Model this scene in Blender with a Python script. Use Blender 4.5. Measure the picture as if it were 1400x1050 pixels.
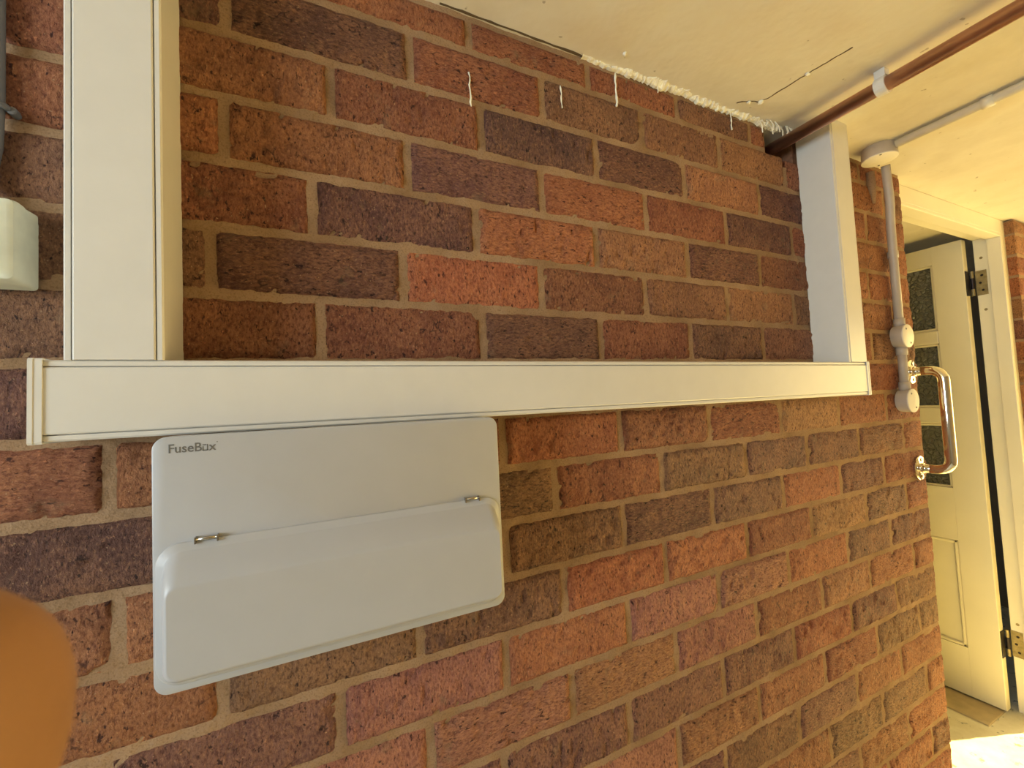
import bpy, bmesh, math, random
from mathutils import Vector, Matrix, noise as mnoise
noise3 = mnoise.noise
random.seed(7)
for o in list(bpy.data.objects): bpy.data.objects.remove(o, do_unlink=True)
scene = bpy.context.scene
col = scene.collection

# ------------------------------------------------------------------ camera
CAM = Vector((0.19937, -0.60746, 1.28928))
RIGHT = Vector((0.90030, -0.43261, -0.04811))
FWD = Vector((0.43464, 0.89943, 0.04587))
UP = Vector((0.02343, -0.06221, 0.99779))
FPX = 583.935
cd = bpy.data.cameras.new('camera')
cam = bpy.data.objects.new('camera', cd); col.objects.link(cam)
cd.sensor_width = 36.0; cd.lens = FPX/1400*36.0
cd.clip_start = 0.002; cd.clip_end = 60
cam.matrix_world = Matrix(((RIGHT.x, UP.x, -FWD.x, CAM.x), (RIGHT.y, UP.y, -FWD.y, CAM.y), (RIGHT.z, UP.z, -FWD.z, CAM.z), (0, 0, 0, 1)))
cd.dof.use_dof = True; cd.dof.focus_distance = 0.9; cd.dof.aperture_fstop = 26
scene.camera = cam
# ------------------------------------------------------------------ world, sun, window light, exposure
w = bpy.data.worlds.new('sky'); scene.world = w; w.use_nodes = True
w.node_tree.nodes['Background'].inputs[0].default_value = (0.62, 0.80, 1.0, 1)
w.node_tree.nodes['Background'].inputs[1].default_value = 1.2
sd = bpy.data.lights.new('sun_offscreen', 'SUN'); sun = bpy.data.objects.new('sun_offscreen', sd); col.objects.link(sun)
sd.energy = 34; sd.color = (1.0, 0.75, 0.27); sd.angle = math.radians(0.6)
sun.rotation_euler = Vector((-0.74, 0.29, -0.61)).to_track_quat('-Z', 'Y').to_euler(); sun.location = (6, -2, 4)
XL_ = -1.65
def area(name, loc, direction, sx, sy, energy, color):
    d = bpy.data.lights.new(name, 'AREA'); d.shape = 'RECTANGLE'; d.size = sx; d.size_y = sy
    d.energy = energy; d.color = color
    o = bpy.data.objects.new(name, d); col.objects.link(o)
    o.location = loc; o.rotation_euler = Vector(direction).to_track_quat('-Z', 'Z').to_euler()
    return o
# daylight standing in the left and right window openings, both outside the picture
area('window_left_offscreen', (XL_-0.08, -1.0, 1.40), (1, 0.15, 0), 1.05, 0.9, 66, (0.80, 0.93, 1.0))
area('window_right_offscreen', (3.84, -1.0, 0.95), (-1, 0, 0), 1.45, 1.5, 60, (1.0, 0.71, 0.21))
vs = scene.view_settings
vs.view_transform = 'Standard'; vs.look = 'None'; vs.gamma = 1.0; vs.use_curve_mapping = False
vs.exposure = -0.34

# ------------------------------------------------------------------ pixel -> place helpers (1400x1050 frame)
def ray(x, y): return RIGHT*(x-700) + FWD*FPX + UP*(525-y)
def on_y(x, y, Y=0.0): d = ray(x, y); return CAM + d*((Y-CAM.y)/d.y)
def on_z(x, y, Z): d = ray(x, y); return CAM + d*((Z-CAM.z)/d.z)

# ------------------------------------------------------------------ material helpers
def lin(c):
    return tuple((v/12.92 if v <= 0.04045 else ((v+0.055)/1.055)**2.4) for v in c) + (1,)
class NT:
    def __init__(self, name):
        self.m = bpy.data.materials.new(name); self.m.use_nodes = True
        self.t = self.m.node_tree; self.b = self.t.nodes['Principled BSDF']
    def n(self, typ, **kw):
        x = self.t.nodes.new(typ)
        for k, v in kw.items():
            if k.startswith('i_'):
                key = k[2:]
                key = int(key) if key.isdigit() else key
                x.inputs[key].default_value = v
            else: setattr(x, k, v)
        return x
    def l(self, a, b): self.t.links.new(a, b)
    def ramp(self, fac, stops):
        r = self.n('ShaderNodeValToRGB'); e = r.color_ramp.elements
        while len(e) < len(stops): e.new(0.5)
        for q, (p, c) in zip(e, stops):
            q.position = p; q.color = c if len(c) == 4 else c + (1,)
        self.l(fac, r.inputs[0]); return r.outputs[0]
    def mix(self, fac, a, b, mode='MIX'):
        x = self.n('ShaderNodeMix', data_type='RGBA', blend_type=mode)
        for s, v in ((x.inputs[0], fac), (x.inputs[6], a), (x.inputs[7], b)):
            if hasattr(v, 'links'): self.l(v, s)
            else: s.default_value = v
        return x.outputs[2]
    def math(self, op, a, b=0.0):
        x = self.n('ShaderNodeMath', operation=op)
        for s, v in ((x.inputs[0], a), (x.inputs[1], b)):
            if hasattr(v, 'links'): self.l(v, s)
            else: s.default_value = v
        return x.outputs[0]
    def bump(self, h, strength, dist, normal=None):
        x = self.n('ShaderNodeBump'); x.inputs['Strength'].default_value = strength; x.inputs['Distance'].default_value = dist
        self.l(h, x.inputs['Height'])
        if normal is not None: self.l(normal, x.inputs['Normal'])
        return x.outputs[0]
def noise(nt, vec, scale, detail=4, rough=0.55):
    x = nt.n('ShaderNodeTexNoise'); x.inputs['Scale'].default_value = scale; x.inputs['Detail'].default_value = detail; x.inputs['Roughness'].default_value = rough
    if vec is not None: nt.l(vec, x.inputs['Vector'])
    return x.outputs[0]
def plain(name, c, rough=0.5, metal=0.0, var=0.04, scale=30, bump=0.0, spec=0.5):
    nt = NT(name); tc = nt.n('ShaderNodeTexCoord').outputs['Object']
    c = lin(c); f = noise(nt, tc, scale, 3)
    lo = tuple(max(0, v*(1-var)) for v in c[:3]) + (1,); hi = tuple(min(1, v*(1+var)) for v in c[:3]) + (1,)
    nt.l(nt.ramp(f, [(0.3, lo), (0.7, hi)]), nt.b.inputs['Base Color'])
    nt.b.inputs['Roughness'].default_value = rough; nt.b.inputs['Metallic'].default_value = metal
    nt.b.inputs['Specular IOR Level'].default_value = spec
    if bump: nt.l(nt.bump(noise(nt, tc, scale*8, 3), bump, 0.001), nt.b.inputs['Normal'])
    return nt.m

def brick_material():
    nt = NT('rustic_brick')
    oi = nt.n('ShaderNodeObjectInfo'); tc = nt.n('ShaderNodeTexCoord').outputs['Object']
    rnd = oi.outputs['Random']
    off = nt.n('ShaderNodeCombineXYZ'); nt.l(nt.math('MULTIPLY', rnd, 37.0), off.inputs[0]); nt.l(nt.math('MULTIPLY', rnd, 71.0), off.inputs[2])
    add = nt.n('ShaderNodeVectorMath', operation='ADD'); nt.l(tc, add.inputs[0]); nt.l(off.outputs[0], add.inputs[1])
    v = add.outputs[0]
    # dragged texture: grooves upright on most bricks, level on some
    lvl = nt.math('GREATER_THAN', nt.math('FRACT', nt.math('MULTIPLY', rnd, 7.31)), 0.74)
    sx = nt.n('ShaderNodeMix', data_type='VECTOR'); nt.l(lvl, sx.inputs[0]); sx.inputs[4].default_value = (1.0, 1.0, 0.55); sx.inputs[5].default_value = (0.5, 1.0, 1.0)
    sc = nt.n('ShaderNodeVectorMath', operation='MULTIPLY'); nt.l(v, sc.inputs[0]); nt.l(sx.outputs[1], sc.inputs[1])
    g = sc.outputs[0]
    drag = noise(nt, g, 300, 6, 0.72)          # relief
    pits = noise(nt, g, 135, 5, 0.66)          # relief
    sh = nt.n('ShaderNodeVectorMath', operation='ADD'); nt.l(g, sh.inputs[0]); sh.inputs[1].default_value = (3.7, 1.9, 5.3)
    grain = noise(nt, sh.outputs[0], 300, 6, 0.72)   # clay grain colour, independent of the relief
    iron = noise(nt, sh.outputs[0], 170, 4, 0.6)     # burnt iron specks in the clay
    tone = noise(nt, v, 14, 3, 0.5)
    fine = noise(nt, v, 700, 2, 0.5)
    base = oi.outputs['Color']
    dark = nt.mix(1.0, base, (0.46, 0.37, 0.37, 1), 'MULTIPLY')
    lite = nt.mix(0.30, base, lin((0.80, 0.55, 0.36)))
    c1 = nt.mix(nt.ramp(tone, [(0.36, (0, 0, 0)), (0.66, (1, 1, 1))]), nt.mix(0.45, base, dark), lite)
    c2 = nt.mix(nt.ramp(grain, [(0.38, (1, 1, 1)), (0.51, (0, 0, 0))]), c1, dark)
    hi = nt.ramp(grain, [(0.55, (0, 0, 0)), (0.66, (0.75, 0.75, 0.75))])
    c2 = nt.mix(hi, c2, nt.mix(0.5, base, lin((0.90, 0.66, 0.46))))
    pm = nt.ramp(iron, [(0.34, (1, 1, 1)), (0.39, (0, 0, 0))])
    soot = nt.mix(1.0, base, (0.16, 0.11, 0.11, 1), 'MULTIPLY')
    c3 = nt.mix(pm, c2, soot)
    # fine firing cracks across the drag
    ck = nt.n('ShaderNodeTexVoronoi', feature='DISTANCE_TO_EDGE'); ck.inputs['Scale'].default_value = 120; nt.l(g, ck.inputs['Vector'])
    ckm = nt.math('MULTIPLY', nt.ramp(ck.outputs[0], [(0.03, (1, 1, 1)), (0.09, (0, 0, 0))]), nt.ramp(noise(nt, v, 45, 3, 0.6), [(0.58, (0, 0, 0)), (0.66, (1, 1, 1))]))
    c3 = nt.mix(nt.math('MULTIPLY', ckm, 0.8), c3, soot)
    spk = nt.ramp(noise(nt, v, 330, 1, 0.5), [(0.725, (0, 0, 0)), (0.755, (1, 1, 1))])
    c4 = nt.mix(nt.math('MULTIPLY', spk, 0.6), c3, lin((0.88, 0.72, 0.54)))
    # thin mortar smears left on the face
    sm = nt.ramp(noise(nt, v, 19, 4, 0.65), [(0.60, (0, 0, 0)), (0.74, (1, 1, 1))])
    c5 = nt.mix(nt.math('MULTIPLY', sm, 0.55), c4, lin((0.64, 0.53, 0.40)))
    nt.l(c5, nt.b.inputs['Base Color'])
    nt.b.inputs['Roughness'].default_value = 0.72; nt.b.inputs['Specular IOR Level'].default_value = 0.35
    h = nt.math('ADD', nt.math('MULTIPLY', nt.ramp(drag, [(0.25, (0, 0, 0)), (0.6, (1, 1, 1))]), 0.8), nt.math('MULTIPLY', nt.ramp(pits, [(0.28, (0, 0, 0)), (0.44, (1, 1, 1))]), 1.3))
    h = nt.math('ADD', h, nt.math('MULTIPLY', fine, 0.25))
    nt.l(nt.bump(h, 1.0, 0.0050), nt.b.inputs['Normal'])
    return nt.m
def mortar_material():
    nt = NT('sand_mortar'); tc = nt.n('ShaderNodeTexCoord').outputs['Object']
    a = noise(nt, tc, 9, 4); b = noise(nt, tc, 420, 3)
    c = nt.ramp(a, [(0.3, lin((0.545, 0.43, 0.315))), (0.7, lin((0.67, 0.55, 0.43)))])
    c = nt.mix(nt.ramp(b, [(0.3, (0.5, 0.5, 0.5)), (0.5, (0, 0, 0))]), c, lin((0.42, 0.32, 0.2)))
    nt.l(c, nt.b.inputs['Base Color']); nt.b.inputs['Roughness'].default_value = 0.95; nt.b.inputs['Specular IOR Level'].default_value = 0.1
    nt.l(nt.bump(noise(nt, tc, 510, 3), 0.5, 0.0015, nt.bump(noise(nt, tc, 60, 3), 0.6, 0.004)), nt.b.inputs['Normal'])
    return nt.m
def ceiling_material():
    nt = NT('old_ceiling_paint'); tc = nt.n('ShaderNodeTexCoord').outputs['Object']
    a = noise(nt, tc, 3.5, 5, 0.6); s = noise(nt, tc, 55, 2)
    c = nt.ramp(a, [(0.3, lin((0.80, 0.76, 0.68))), (0.52, lin((0.86, 0.83, 0.76))), (0.7, lin((0.84, 0.79, 0.70)))])
    st = nt.ramp(noise(nt, tc, 11, 5, 0.7), [(0.64, (0, 0, 0)), (0.80, (1, 1, 1))])
    c = nt.mix(nt.math('MULTIPLY', st, 0.35), c, lin((0.60, 0.53, 0.42)))
    fl = nt.ramp(s, [(0.735, (0, 0, 0)), (0.76, (1, 1, 1))])
    c = nt.mix(nt.math('MULTIPLY', fl, 0.55), c, lin((0.45, 0.38, 0.28)))
    nt.l(c, nt.b.inputs['Base Color']); nt.b.inputs['Roughness'].default_value = 0.8
    nt.l(nt.bump(noise(nt, tc, 300, 2), 0.12, 0.001, nt.bump(a, 0.5, 0.02)), nt.b.inputs['Normal'])
    return nt.m
def floor_material():
    nt = NT('worn_floor'); tc = nt.n('ShaderNodeTexCoord').outputs['Object']
    a = noise(nt, tc, 9, 5, 0.7); b = noise(nt, tc, 26, 4, 0.6)
    c = nt.ramp(a, [(0.35, lin((0.86, 0.83, 0.70))), (0.65, lin((0.94, 0.92, 0.82)))])
    pt = nt.ramp(b, [(0.60, (0, 0, 0)), (0.66, (1, 1, 1))])
    c = nt.mix(nt.math('MULTIPLY', pt, 0.85), c, lin((0.36, 0.41, 0.36)))
    big = nt.ramp(noise(nt, tc, 4.0, 2), [(0.55, (0, 0, 0)), (0.6, (1, 1, 1))])
    c = nt.mix(nt.math('MULTIPLY', big, 0.35), c, lin((0.66, 0.76, 0.70)))
    nt.l(c, nt.b.inputs['Base Color']); nt.b.inputs['Roughness'].default_value = 0.45
    return nt.m
def pattern_glass():
    nt = NT('patterned_glass'); tc = nt.n('ShaderNodeTexCoord').outputs['Object']
    vo = nt.n('ShaderNodeTexVoronoi', feature='DISTANCE_TO_EDGE'); vo.inputs['Scale'].default_value = 55; nt.l(tc, vo.inputs['Vector'])
    nt.b.inputs['Base Color'].default_value = lin((0.93, 0.93, 0.86))
    nt.b.inputs['Transmission Weight'].default_value = 0.9; nt.b.inputs['Roughness'].default_value = 0.12; nt.b.inputs['IOR'].default_value = 1.45
    nt.l(nt.bump(nt.ramp(vo.outputs[0], [(0.02, (0, 0, 0)), (0.22, (1, 1, 1))]), 1.0, 0.006), nt.b.inputs['Normal'])
    return nt.m
M = {}
M['brick'] = brick_material(); M['mortar'] = mortar_material(); M['ceiling'] = ceiling_material(); M['floor'] = floor_material(); M['pattern_glass'] = pattern_glass()
M['upvc'] = plain('cream_upvc', (0.84, 0.825, 0.79), 0.32, var=0.02)
M['cover'] = plain('white_powder_coat', (0.695, 0.695, 0.70), 0.38, var=0.015, bump=0.05)
M['bodygrey'] = plain('case_white', (0.68, 0.68, 0.68), 0.45)
M['ink'] = plain('grey_print', (0.40, 0.39, 0.37), 0.6)
M['clipmetal'] = plain('bright_steel', (0.72, 0.70, 0.66), 0.22, 1.0)
M['copper'] = plain('copper', (0.86, 0.68, 0.57), 0.42, 1.0, var=0.18, scale=14)
M['chrome'] = plain('chrome', (0.90, 0.88, 0.84), 0.06, 1.0, var=0.01)
M['conduit'] = plain('painted_conduit', (0.72, 0.67, 0.61), 0.45, var=0.06)
M['lid'] = plain('white_lid', (0.90, 0.87, 0.79), 0.45)
M['screw'] = plain('dark_screw', (0.25, 0.22, 0.18), 0.4, 0.8)
M['door'] = plain('door_gloss', (0.92, 0.88, 0.74), 0.35, var=0.03, scale=6)
M['frame'] = plain('frame_gloss', (0.93, 0.90, 0.80), 0.35, var=0.03, scale=6)
M['hinge'] = plain('painted_hinge', (0.62, 0.56, 0.40), 0.4, 0.5, var=0.3, scale=60)
M['hingedark'] = plain('oily_hinge', (0.20, 0.18, 0.20), 0.35, 0.8)
M['cable'] = plain('grey_cable', (0.43, 0.42, 0.41), 0.5)
M['switchbox'] = plain('aged_white_plastic', (0.90, 0.90, 0.80), 0.45, var=0.08, scale=40)
M['plaster'] = plain('torn_plaster', (0.97, 0.93, 0.84), 0.9, var=0.15, scale=90, bump=0.6)
M['dark'] = plain('crack_dirt_and_gap_shade', (0.36, 0.29, 0.20), 0.9)  # dirt in the ceiling crack, and shade painted into the gap above the wall
M['skin'] = plain('skin', (0.60, 0.43, 0.28), 0.65, var=0.06, scale=60, bump=0.2)
M['nail'] = plain('fingernail', (0.86, 0.64, 0.52), 0.3)
M['paint'] = plain('room_paint', (0.58, 0.54, 0.47), 0.85)
M['clearclip'] = plain('milky_clip', (0.86, 0.84, 0.80), 0.4)
M['floor_strip'] = plain('brown_floor_strip', (0.74, 0.67, 0.52), 0.6, var=0.15, scale=20)
M['core'] = plain('broken_wall_core', (0.52, 0.36, 0.26), 0.95, var=0.3, scale=70, bump=0.8)
M['rubble'] = plain('broken_brick', (0.54, 0.36, 0.26), 0.95, var=0.3, scale=60, bump=0.8)
g = NT('window_glass'); g.b.inputs['Transmission Weight'].default_value = 1.0; g.b.inputs['Roughness'].default_value = 0.0; g.b.inputs['IOR'].default_value = 1.02
M['glass'] = g.m

# ------------------------------------------------------------------ object helpers
def link(name, me, mat, parent=None, smooth=False):
    o = bpy.data.objects.new(name, me); col.objects.link(o)
    if mat is not None and not me.materials: me.materials.append(M[mat] if isinstance(mat, str) else mat)
    if smooth:
        for p in me.polygons: p.use_smooth = True
    if parent is not None: o.parent = parent
    return o
def bm_obj(name, bm, mat, parent=None, smooth=False):
    bmesh.ops.recalc_face_normals(bm, faces=bm.faces)
    me = bpy.data.meshes.new(name); bm.to_mesh(me); bm.free()
    return link(name, me, mat, parent, smooth)
def add_box(bm, lo, hi, bevel=0.0, seg=2):
    r = bmesh.ops.create_cube(bm, size=1.0); vs_ = r['verts']
    c = [(a+b)/2 for a, b in zip(lo, hi)]; s = [b-a for a, b in zip(lo, hi)]
    for v in vs_: v.co = Vector((c[0]+v.co.x*s[0], c[1]+v.co.y*s[1], c[2]+v.co.z*s[2]))
    if bevel:
        es = {e for v in vs_ for e in v.link_edges}
        bmesh.ops.bevel(bm, geom=list(es), offset=bevel, segments=seg, profile=0.5, affect='EDGES')
def box(name, lo, hi, mat, parent=None, bevel=0.0):
    bm = bmesh.new(); add_box(bm, lo, hi, bevel); return bm_obj(name, bm, mat, parent)
def round_path(pts, rad, seg=8):
    pts = [Vector(p) for p in pts]; out = [pts[0]]
    for i in range(1, len(pts)-1):
        a, b, c = pts[i-1], pts[i], pts[i+1]
        d1 = (a-b).normalized(); d2 = (c-b).normalized()
        ang = d1.angle(d2); t = min(rad/math.tan(ang/2), (a-b).length*0.49, (c-b).length*0.49)
        p0 = b+d1*t; p1 = b+d2*t
        for k in range(seg+1):
            u = k/seg; out.append(p0*(1-u)**2 + b*2*u*(1-u) + p1*u*u)
    out.append(pts[-1]); return out
def add_tube(bm, path, r, n=14, cap=True):
    path = [Vector(p) for p in path]; rs = r if isinstance(r, (list, tuple)) else [r]*len(path)
    t0 = (path[1]-path[0]).normalized(); ref = Vector((0, 0, 1)) if abs(t0.z) < 0.9 else Vector((1, 0, 0))
    nrm = t0.cross(ref).normalized(); rings = []
    for i, p in enumerate(path):
        t = (path[min(i+1, len(path)-1)]-path[max(i-1, 0)]).normalized()
        nrm = (nrm - t*nrm.dot(t)).normalized(); bn = t.cross(nrm)
        rings.append([bm.verts.new(p + (nrm*math.cos(2*math.pi*k/n) + bn*math.sin(2*math.pi*k/n))*rs[i]) for k in range(n)])
    for a, b in zip(rings, rings[1:]):
        for k in range(n): bm.faces.new((a[k], a[(k+1) % n], b[(k+1) % n], b[k]))
    if cap: bm.faces.new(rings[0][::-1]); bm.faces.new(rings[-1])
def tube(name, path, r, mat, parent=None, n=14):
    bm = bmesh.new(); add_tube(bm, path, r, n); return bm_obj(name, bm, mat, parent, True)
def sharp(o, ang=35):
    me = o.data
    for p in me.polygons: p.use_smooth = True
    try: me.set_sharp_from_angle(angle=math.radians(ang))
    except Exception: pass
    return o
def lathe(name, c, axis, prof, mat, parent=None, n=28):
    """prof: (distance along axis, radius) pairs"""
    ax = Vector(axis).normalized(); ref = Vector((0, 0, 1)) if abs(ax.z) < 0.9 else Vector((1, 0, 0))
    u = ax.cross(ref).normalized(); v = ax.cross(u); c = Vector(c)
    bm = bmesh.new(); rings = []
    for d, r in prof: rings.append([bm.verts.new(c + ax*d + (u*math.cos(2*math.pi*k/n)+v*math.sin(2*math.pi*k/n))*r) for k in range(n)])
    for a, b in zip(rings, rings[1:]):
        for k in range(n): bm.faces.new((a[k], a[(k+1) % n], b[(k+1) % n], b[k]))
    bm.faces.new(rings[0][::-1]); bm.faces.new(rings[-1])
    return sharp(bm_obj(name, bm, mat, parent))
def thing(name, loc, label=None, cat=None, group=None, kind=None):
    o = bpy.data.objects.new(name, None); col.objects.link(o); o.location = loc; o.empty_display_size = 0.02
    tag(o, label, cat, group, kind); return o
def tag(o, label=None, cat=None, group=None, kind=None):
    if label: o['label'] = label
    if cat: o['category'] = cat
    if group: o['group'] = group
    if kind: o['kind'] = kind
    return o
def settle(root):
    """parts were written in world coordinates: keep them there under a moved root"""
    bpy.context.view_layer.update()
    inv = root.matrix_world.inverted()
    for ch in root.children: ch.matrix_parent_inverse = inv

# ------------------------------------------------------------------ room
CEIL = 1.915; ZA = 1.855; H = 0.0833; WEND = 1.812; PIER = 2.690
XL, XR, YB = -1.65, 3.75, -1.95
box('floor', (XL-0.1, YB-0.1, -0.08), (XR+0.1, 2.3, 0.0), 'floor'); tag(bpy.data.objects['floor'], 'pale worn floor with grey green patches, bright in the sun', None, None, 'structure')
RL = (-1.52, -0.52, -1.28, -0.28)      # unseen ceiling opening added to let light in from above, x0,x1,y0,y1
bm = bmesh.new()
for lo, hi in (((XL-0.1, YB-0.1), (RL[0], 2.3)), ((RL[1], YB-0.1), (XR+0.1, 2.3)), ((RL[0], YB-0.1), (RL[1], RL[2])), ((RL[0], RL[3]), (RL[1], 2.3))):
    add_box(bm, (lo[0], lo[1], CEIL), (hi[0], hi[1], CEIL+0.08))
ceil = bm_obj('ceiling', bm, 'ceiling'); tag(ceil, 'cream painted old ceiling with cracks', None, None, 'structure')
def wall_with_hole(name, axis, at0, at1, a0, a1, z1, hole, mat):
    """slab across axis 'x' or 'y' between at0..at1, running a0..a1, with a rectangular hole (h0,h1,z0,z1)"""
    bm = bmesh.new(); h0, h1, hz0, hz1 = hole
    for (p0, p1, q0, q1) in ((a0, h0, 0, z1), (h1, a1, 0, z1), (h0, h1, 0, hz0), (h0, h1, hz1, z1)):
        if p1-p0 < 1e-4 or q1-q0 < 1e-4: continue
        if axis == 'x': add_box(bm, (at0, p0, q0), (at1, p1, q1))
        else: add_box(bm, (p0, at0, q0), (p1, at1, q1))
    return tag(bm_obj(name, bm, mat), None, None, None, 'structure')
WR = (-1.80, -0.17, 0.20, 1.80); WB = (2.7, 3.5, 0.7, 1.7); WL = (-1.55, -0.45, 0.95, 1.85)
wall_with_hole('wall_left', 'x', XL-0.1, XL, YB, 2.2, CEIL, WL, 'paint')
wall_with_hole('wall_right', 'x', XR, XR+0.1, YB, 2.3, CEIL, WR, 'paint')
tag(box('wall_rear', (XL-0.1, YB-0.1, 0), (XR+0.1, YB, CEIL), 'paint'), None, None, None, 'structure')
wall_with_hole('wall_beyond', 'y', 2.2, 2.3, XL, XR, CEIL, WB, 'paint')
def window(name, x0, x1, hole, nbars):
    y0, y1, z0, z1 = hole; r = thing(name, (x0, (y0+y1)/2, z0), None, None, None, 'structure'); t = 0.045
    for lo, hi in (((x0, y0, z0), (x1, y1, z0+t)), ((x0, y0, z1-t), (x1, y1, z1)), ((x0, y0, z0+t), (x1, y0+t, z1-t)), ((x0, y1-t, z0+t), (x1, y1, z1-t))):
        box('window_frame', lo, hi, 'frame', r, 0.003)
    for k in range(1, nbars):
        yy = y0+(y1-y0)*k/nbars; box('glazing_bar', (x0, yy-0.015, z0+t), (x1, yy+0.015, z1-t), 'frame', r)
    settle(r); return r
rl = thing('added_roof_opening', (-1.02, -0.78, CEIL), None, None, None, 'structure')  # frame round the opening added for light from above
for lo, hi in (((RL[0], RL[2]), (RL[0]+0.03, RL[3])), ((RL[1]-0.03, RL[2]), (RL[1], RL[3])), ((RL[0]+0.03, RL[2]), (RL[1]-0.03, RL[2]+0.03)), ((RL[0]+0.03, RL[3]-0.03), (RL[1]-0.03, RL[3]))):
    box('added_opening_frame', (lo[0], lo[1], CEIL+0.08), (hi[0], hi[1], CEIL+0.14), 'frame', rl)
settle(rl)
r3 = thing('added_light_window', (3.1, 2.25, 0.7), None, None, None, 'structure')  # window added out of sight to light the space behind the door
for lo, hi in (((2.7, 2.23, 0.7), (3.5, 2.27, 0.74)), ((2.7, 2.23, 1.66), (3.5, 2.27, 1.7)), ((2.7, 2.23, 0.74), (2.74, 2.27, 1.66)), ((3.46, 2.23, 0.74), (3.5, 2.27, 1.66))): box('window_frame', lo, hi, 'frame', r3)  # frame of the added window, out of sight
settle(r3)
window('window_4', XL-0.06, XL-0.02, WL, 2)
window('window_2', XR+0.02, XR+0.06, WR, 2)

# ---- brick wall in front of the camera, bricks set in a mortar body
TONE = {'o': (0.70, 0.46, 0.30), 'r': (0.65, 0.40, 0.28), 'R': (0.77, 0.48, 0.33), 'd': (0.53, 0.36, 0.295), 'k': (0.46, 0.32, 0.29),
        'b': (0.59, 0.43, 0.31), 't': (0.73, 0.52, 0.36), 'p': (0.77, 0.52, 0.42), 'g': (0.54, 0.405, 0.33), 'u': (0.61, 0.42, 0.36)}
# pixel of each upright joint (x, y) as read off the photograph, and the tone of the brick to its left ... last tone is right of the last joint
COURSES = {
 0: ([(642, 47), (805, 100), (927, 145)], 'orrb'),
 1: ([(307, 12), (561, 77), (742, 125), (879, 172), (985, 200), (1075, 237)], 'ddrbbtr'),
 2: ([(452, 122), (659, 178), (817, 217), (937, 235), (1040, 272)], 'trkdtd'),
 3: ([(305, 162), (558, 222), (742, 255), (885, 287), (995, 310), (1085, 327)], 'oouRrdr'),
 4: ([(427, 282), (652, 310), (817, 335), (942, 352), (1041, 365)], 'rkRtdr'),
 5: ([(287, 347), (552, 372), (742, 392), (885, 402), (997, 415), (1087, 410)], 'bdRrbtb'),
 6: ([(439, 450), (662, 460), (824, 465), (947, 467), (1046, 467)], 'rrdrdb'),
 7: ([], ''),
 8: ([(147, 657), (689, 602), (850, 592), (972, 580), (1070, 570), (1150, 565)], 'RrRrrto'),
 9: ([(761, 665), (907, 647), (1022, 622), (1106, 612), (1177, 602), (1237, 592)], 'brbgdbr'),
 10: ([(160, 870), (694, 752), (855, 717), (977, 695), (1074, 675), (1152, 652), (1211, 642)], 'orbdgRdr'),
 11: ([(304, 960), (576, 880), (774, 815), (912, 765), (1024, 737), (1112, 712), (1187, 692), (1242, 675)], 'obbRRrtgr'),
 12: ([(467, 990), (694, 912), (862, 855), (986, 817), (1081, 777), (1162, 747), (1220, 725)], 'upRppodd'),
 13: ([(590, 1020), (785, 952), (927, 892), (1037, 840), (1127, 812), (1192, 780), (1252, 762)], 'pptprtor'),
 14: ([(691, 1042), (864, 995), (992, 925), (1089, 882), (1167, 842), (1229, 820)], 'uuudrdb'),
 15: ([(931, 1020), (1041, 960), (1131, 915), (1202, 872), (1260, 847)], 'ptrrbb'),
 16: ([(995, 1037), (1096, 990), (1175, 942), (1235, 900)], 'ubuoo')}
MOD = 0.2286; JT = 0.0112
def brick_mesh(L, Hh, depth, step):
    # worn brick: crumbled rim, dragged face with pits
    nx = max(3, round(L/step)); nz = max(2, round(Hh/step)); seed = Vector((random.uniform(0, 90), random.uniform(0, 90), random.uniform(0, 90)))
    lift = random.uniform(-0.0012, 0.0012); lvl = random.random() > 0.6; rough = random.uniform(0.6, 1.3); V = []; F = []
    for j in range(nz+1):
        for i in range(nx+1):
            x = -L/2+L*i/nx; z = -Hh/2+Hh*j/nz; p = Vector((x, 0, z))+seed
            q = Vector((x*(0.5 if lvl else 1), 0, z*(1 if lvl else 0.5)))+seed
            edge = min(i, nx-i, j, nz-j)
            if edge == 0:
                e = noise3(p*60)*0.0016+noise3(p*230)*0.0012
                if i == 0: x += abs(e)
                if i == nx: x -= abs(e)
                if j == 0: z += e
                if j == nz: z -= e
                y = 0.0046
            else:
                y = lift+0.0012*noise3(p*45)*rough+0.0018*noise3(q*150)*rough
                n2 = noise3(q*115+Vector((7, 3, 1)))
                if n2 < -0.22: y += (-0.22-n2)*0.0110*rough
                if edge == 1: y += 0.0012+0.0016*max(0, noise3(p*60+Vector((1, 5, 2))))
            if edge > 1: y = min(y, 0.0024)
            V.append((x, y, z))
    W_ = nx+1
    for j in range(nz):
        for i in range(nx): F.append((j*W_+i, j*W_+i+1, (j+1)*W_+i+1, (j+1)*W_+i))
    rim = [i for i in range(W_)] + [j*W_+nx for j in range(1, nz+1)] + [nz*W_+i for i in range(nx-1, -1, -1)] + [j*W_ for j in range(nz-1, 0, -1)]
    b0 = len(V)
    for r in rim: V.append((V[r][0], depth, V[r][2]))
    m = len(rim)
    for k in range(m): F.append((rim[(k+1) % m], rim[k], b0+k, b0+(k+1) % m))
    me = bpy.data.meshes.new('brick'); me.from_pydata(V, [], F); me.materials.append(M['brick'])
    for p in me.polygons: p.use_smooth = True
    me.set_sharp_from_angle(angle=math.radians(55))
    return me
def vary(c, s=0.06):
    f = 1+random.uniform(-s, s)
    return lin(tuple(min(1, v*f*(1+random.uniform(-0.03, 0.03))) for v in c))
wallF = bmesh.new()
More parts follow.
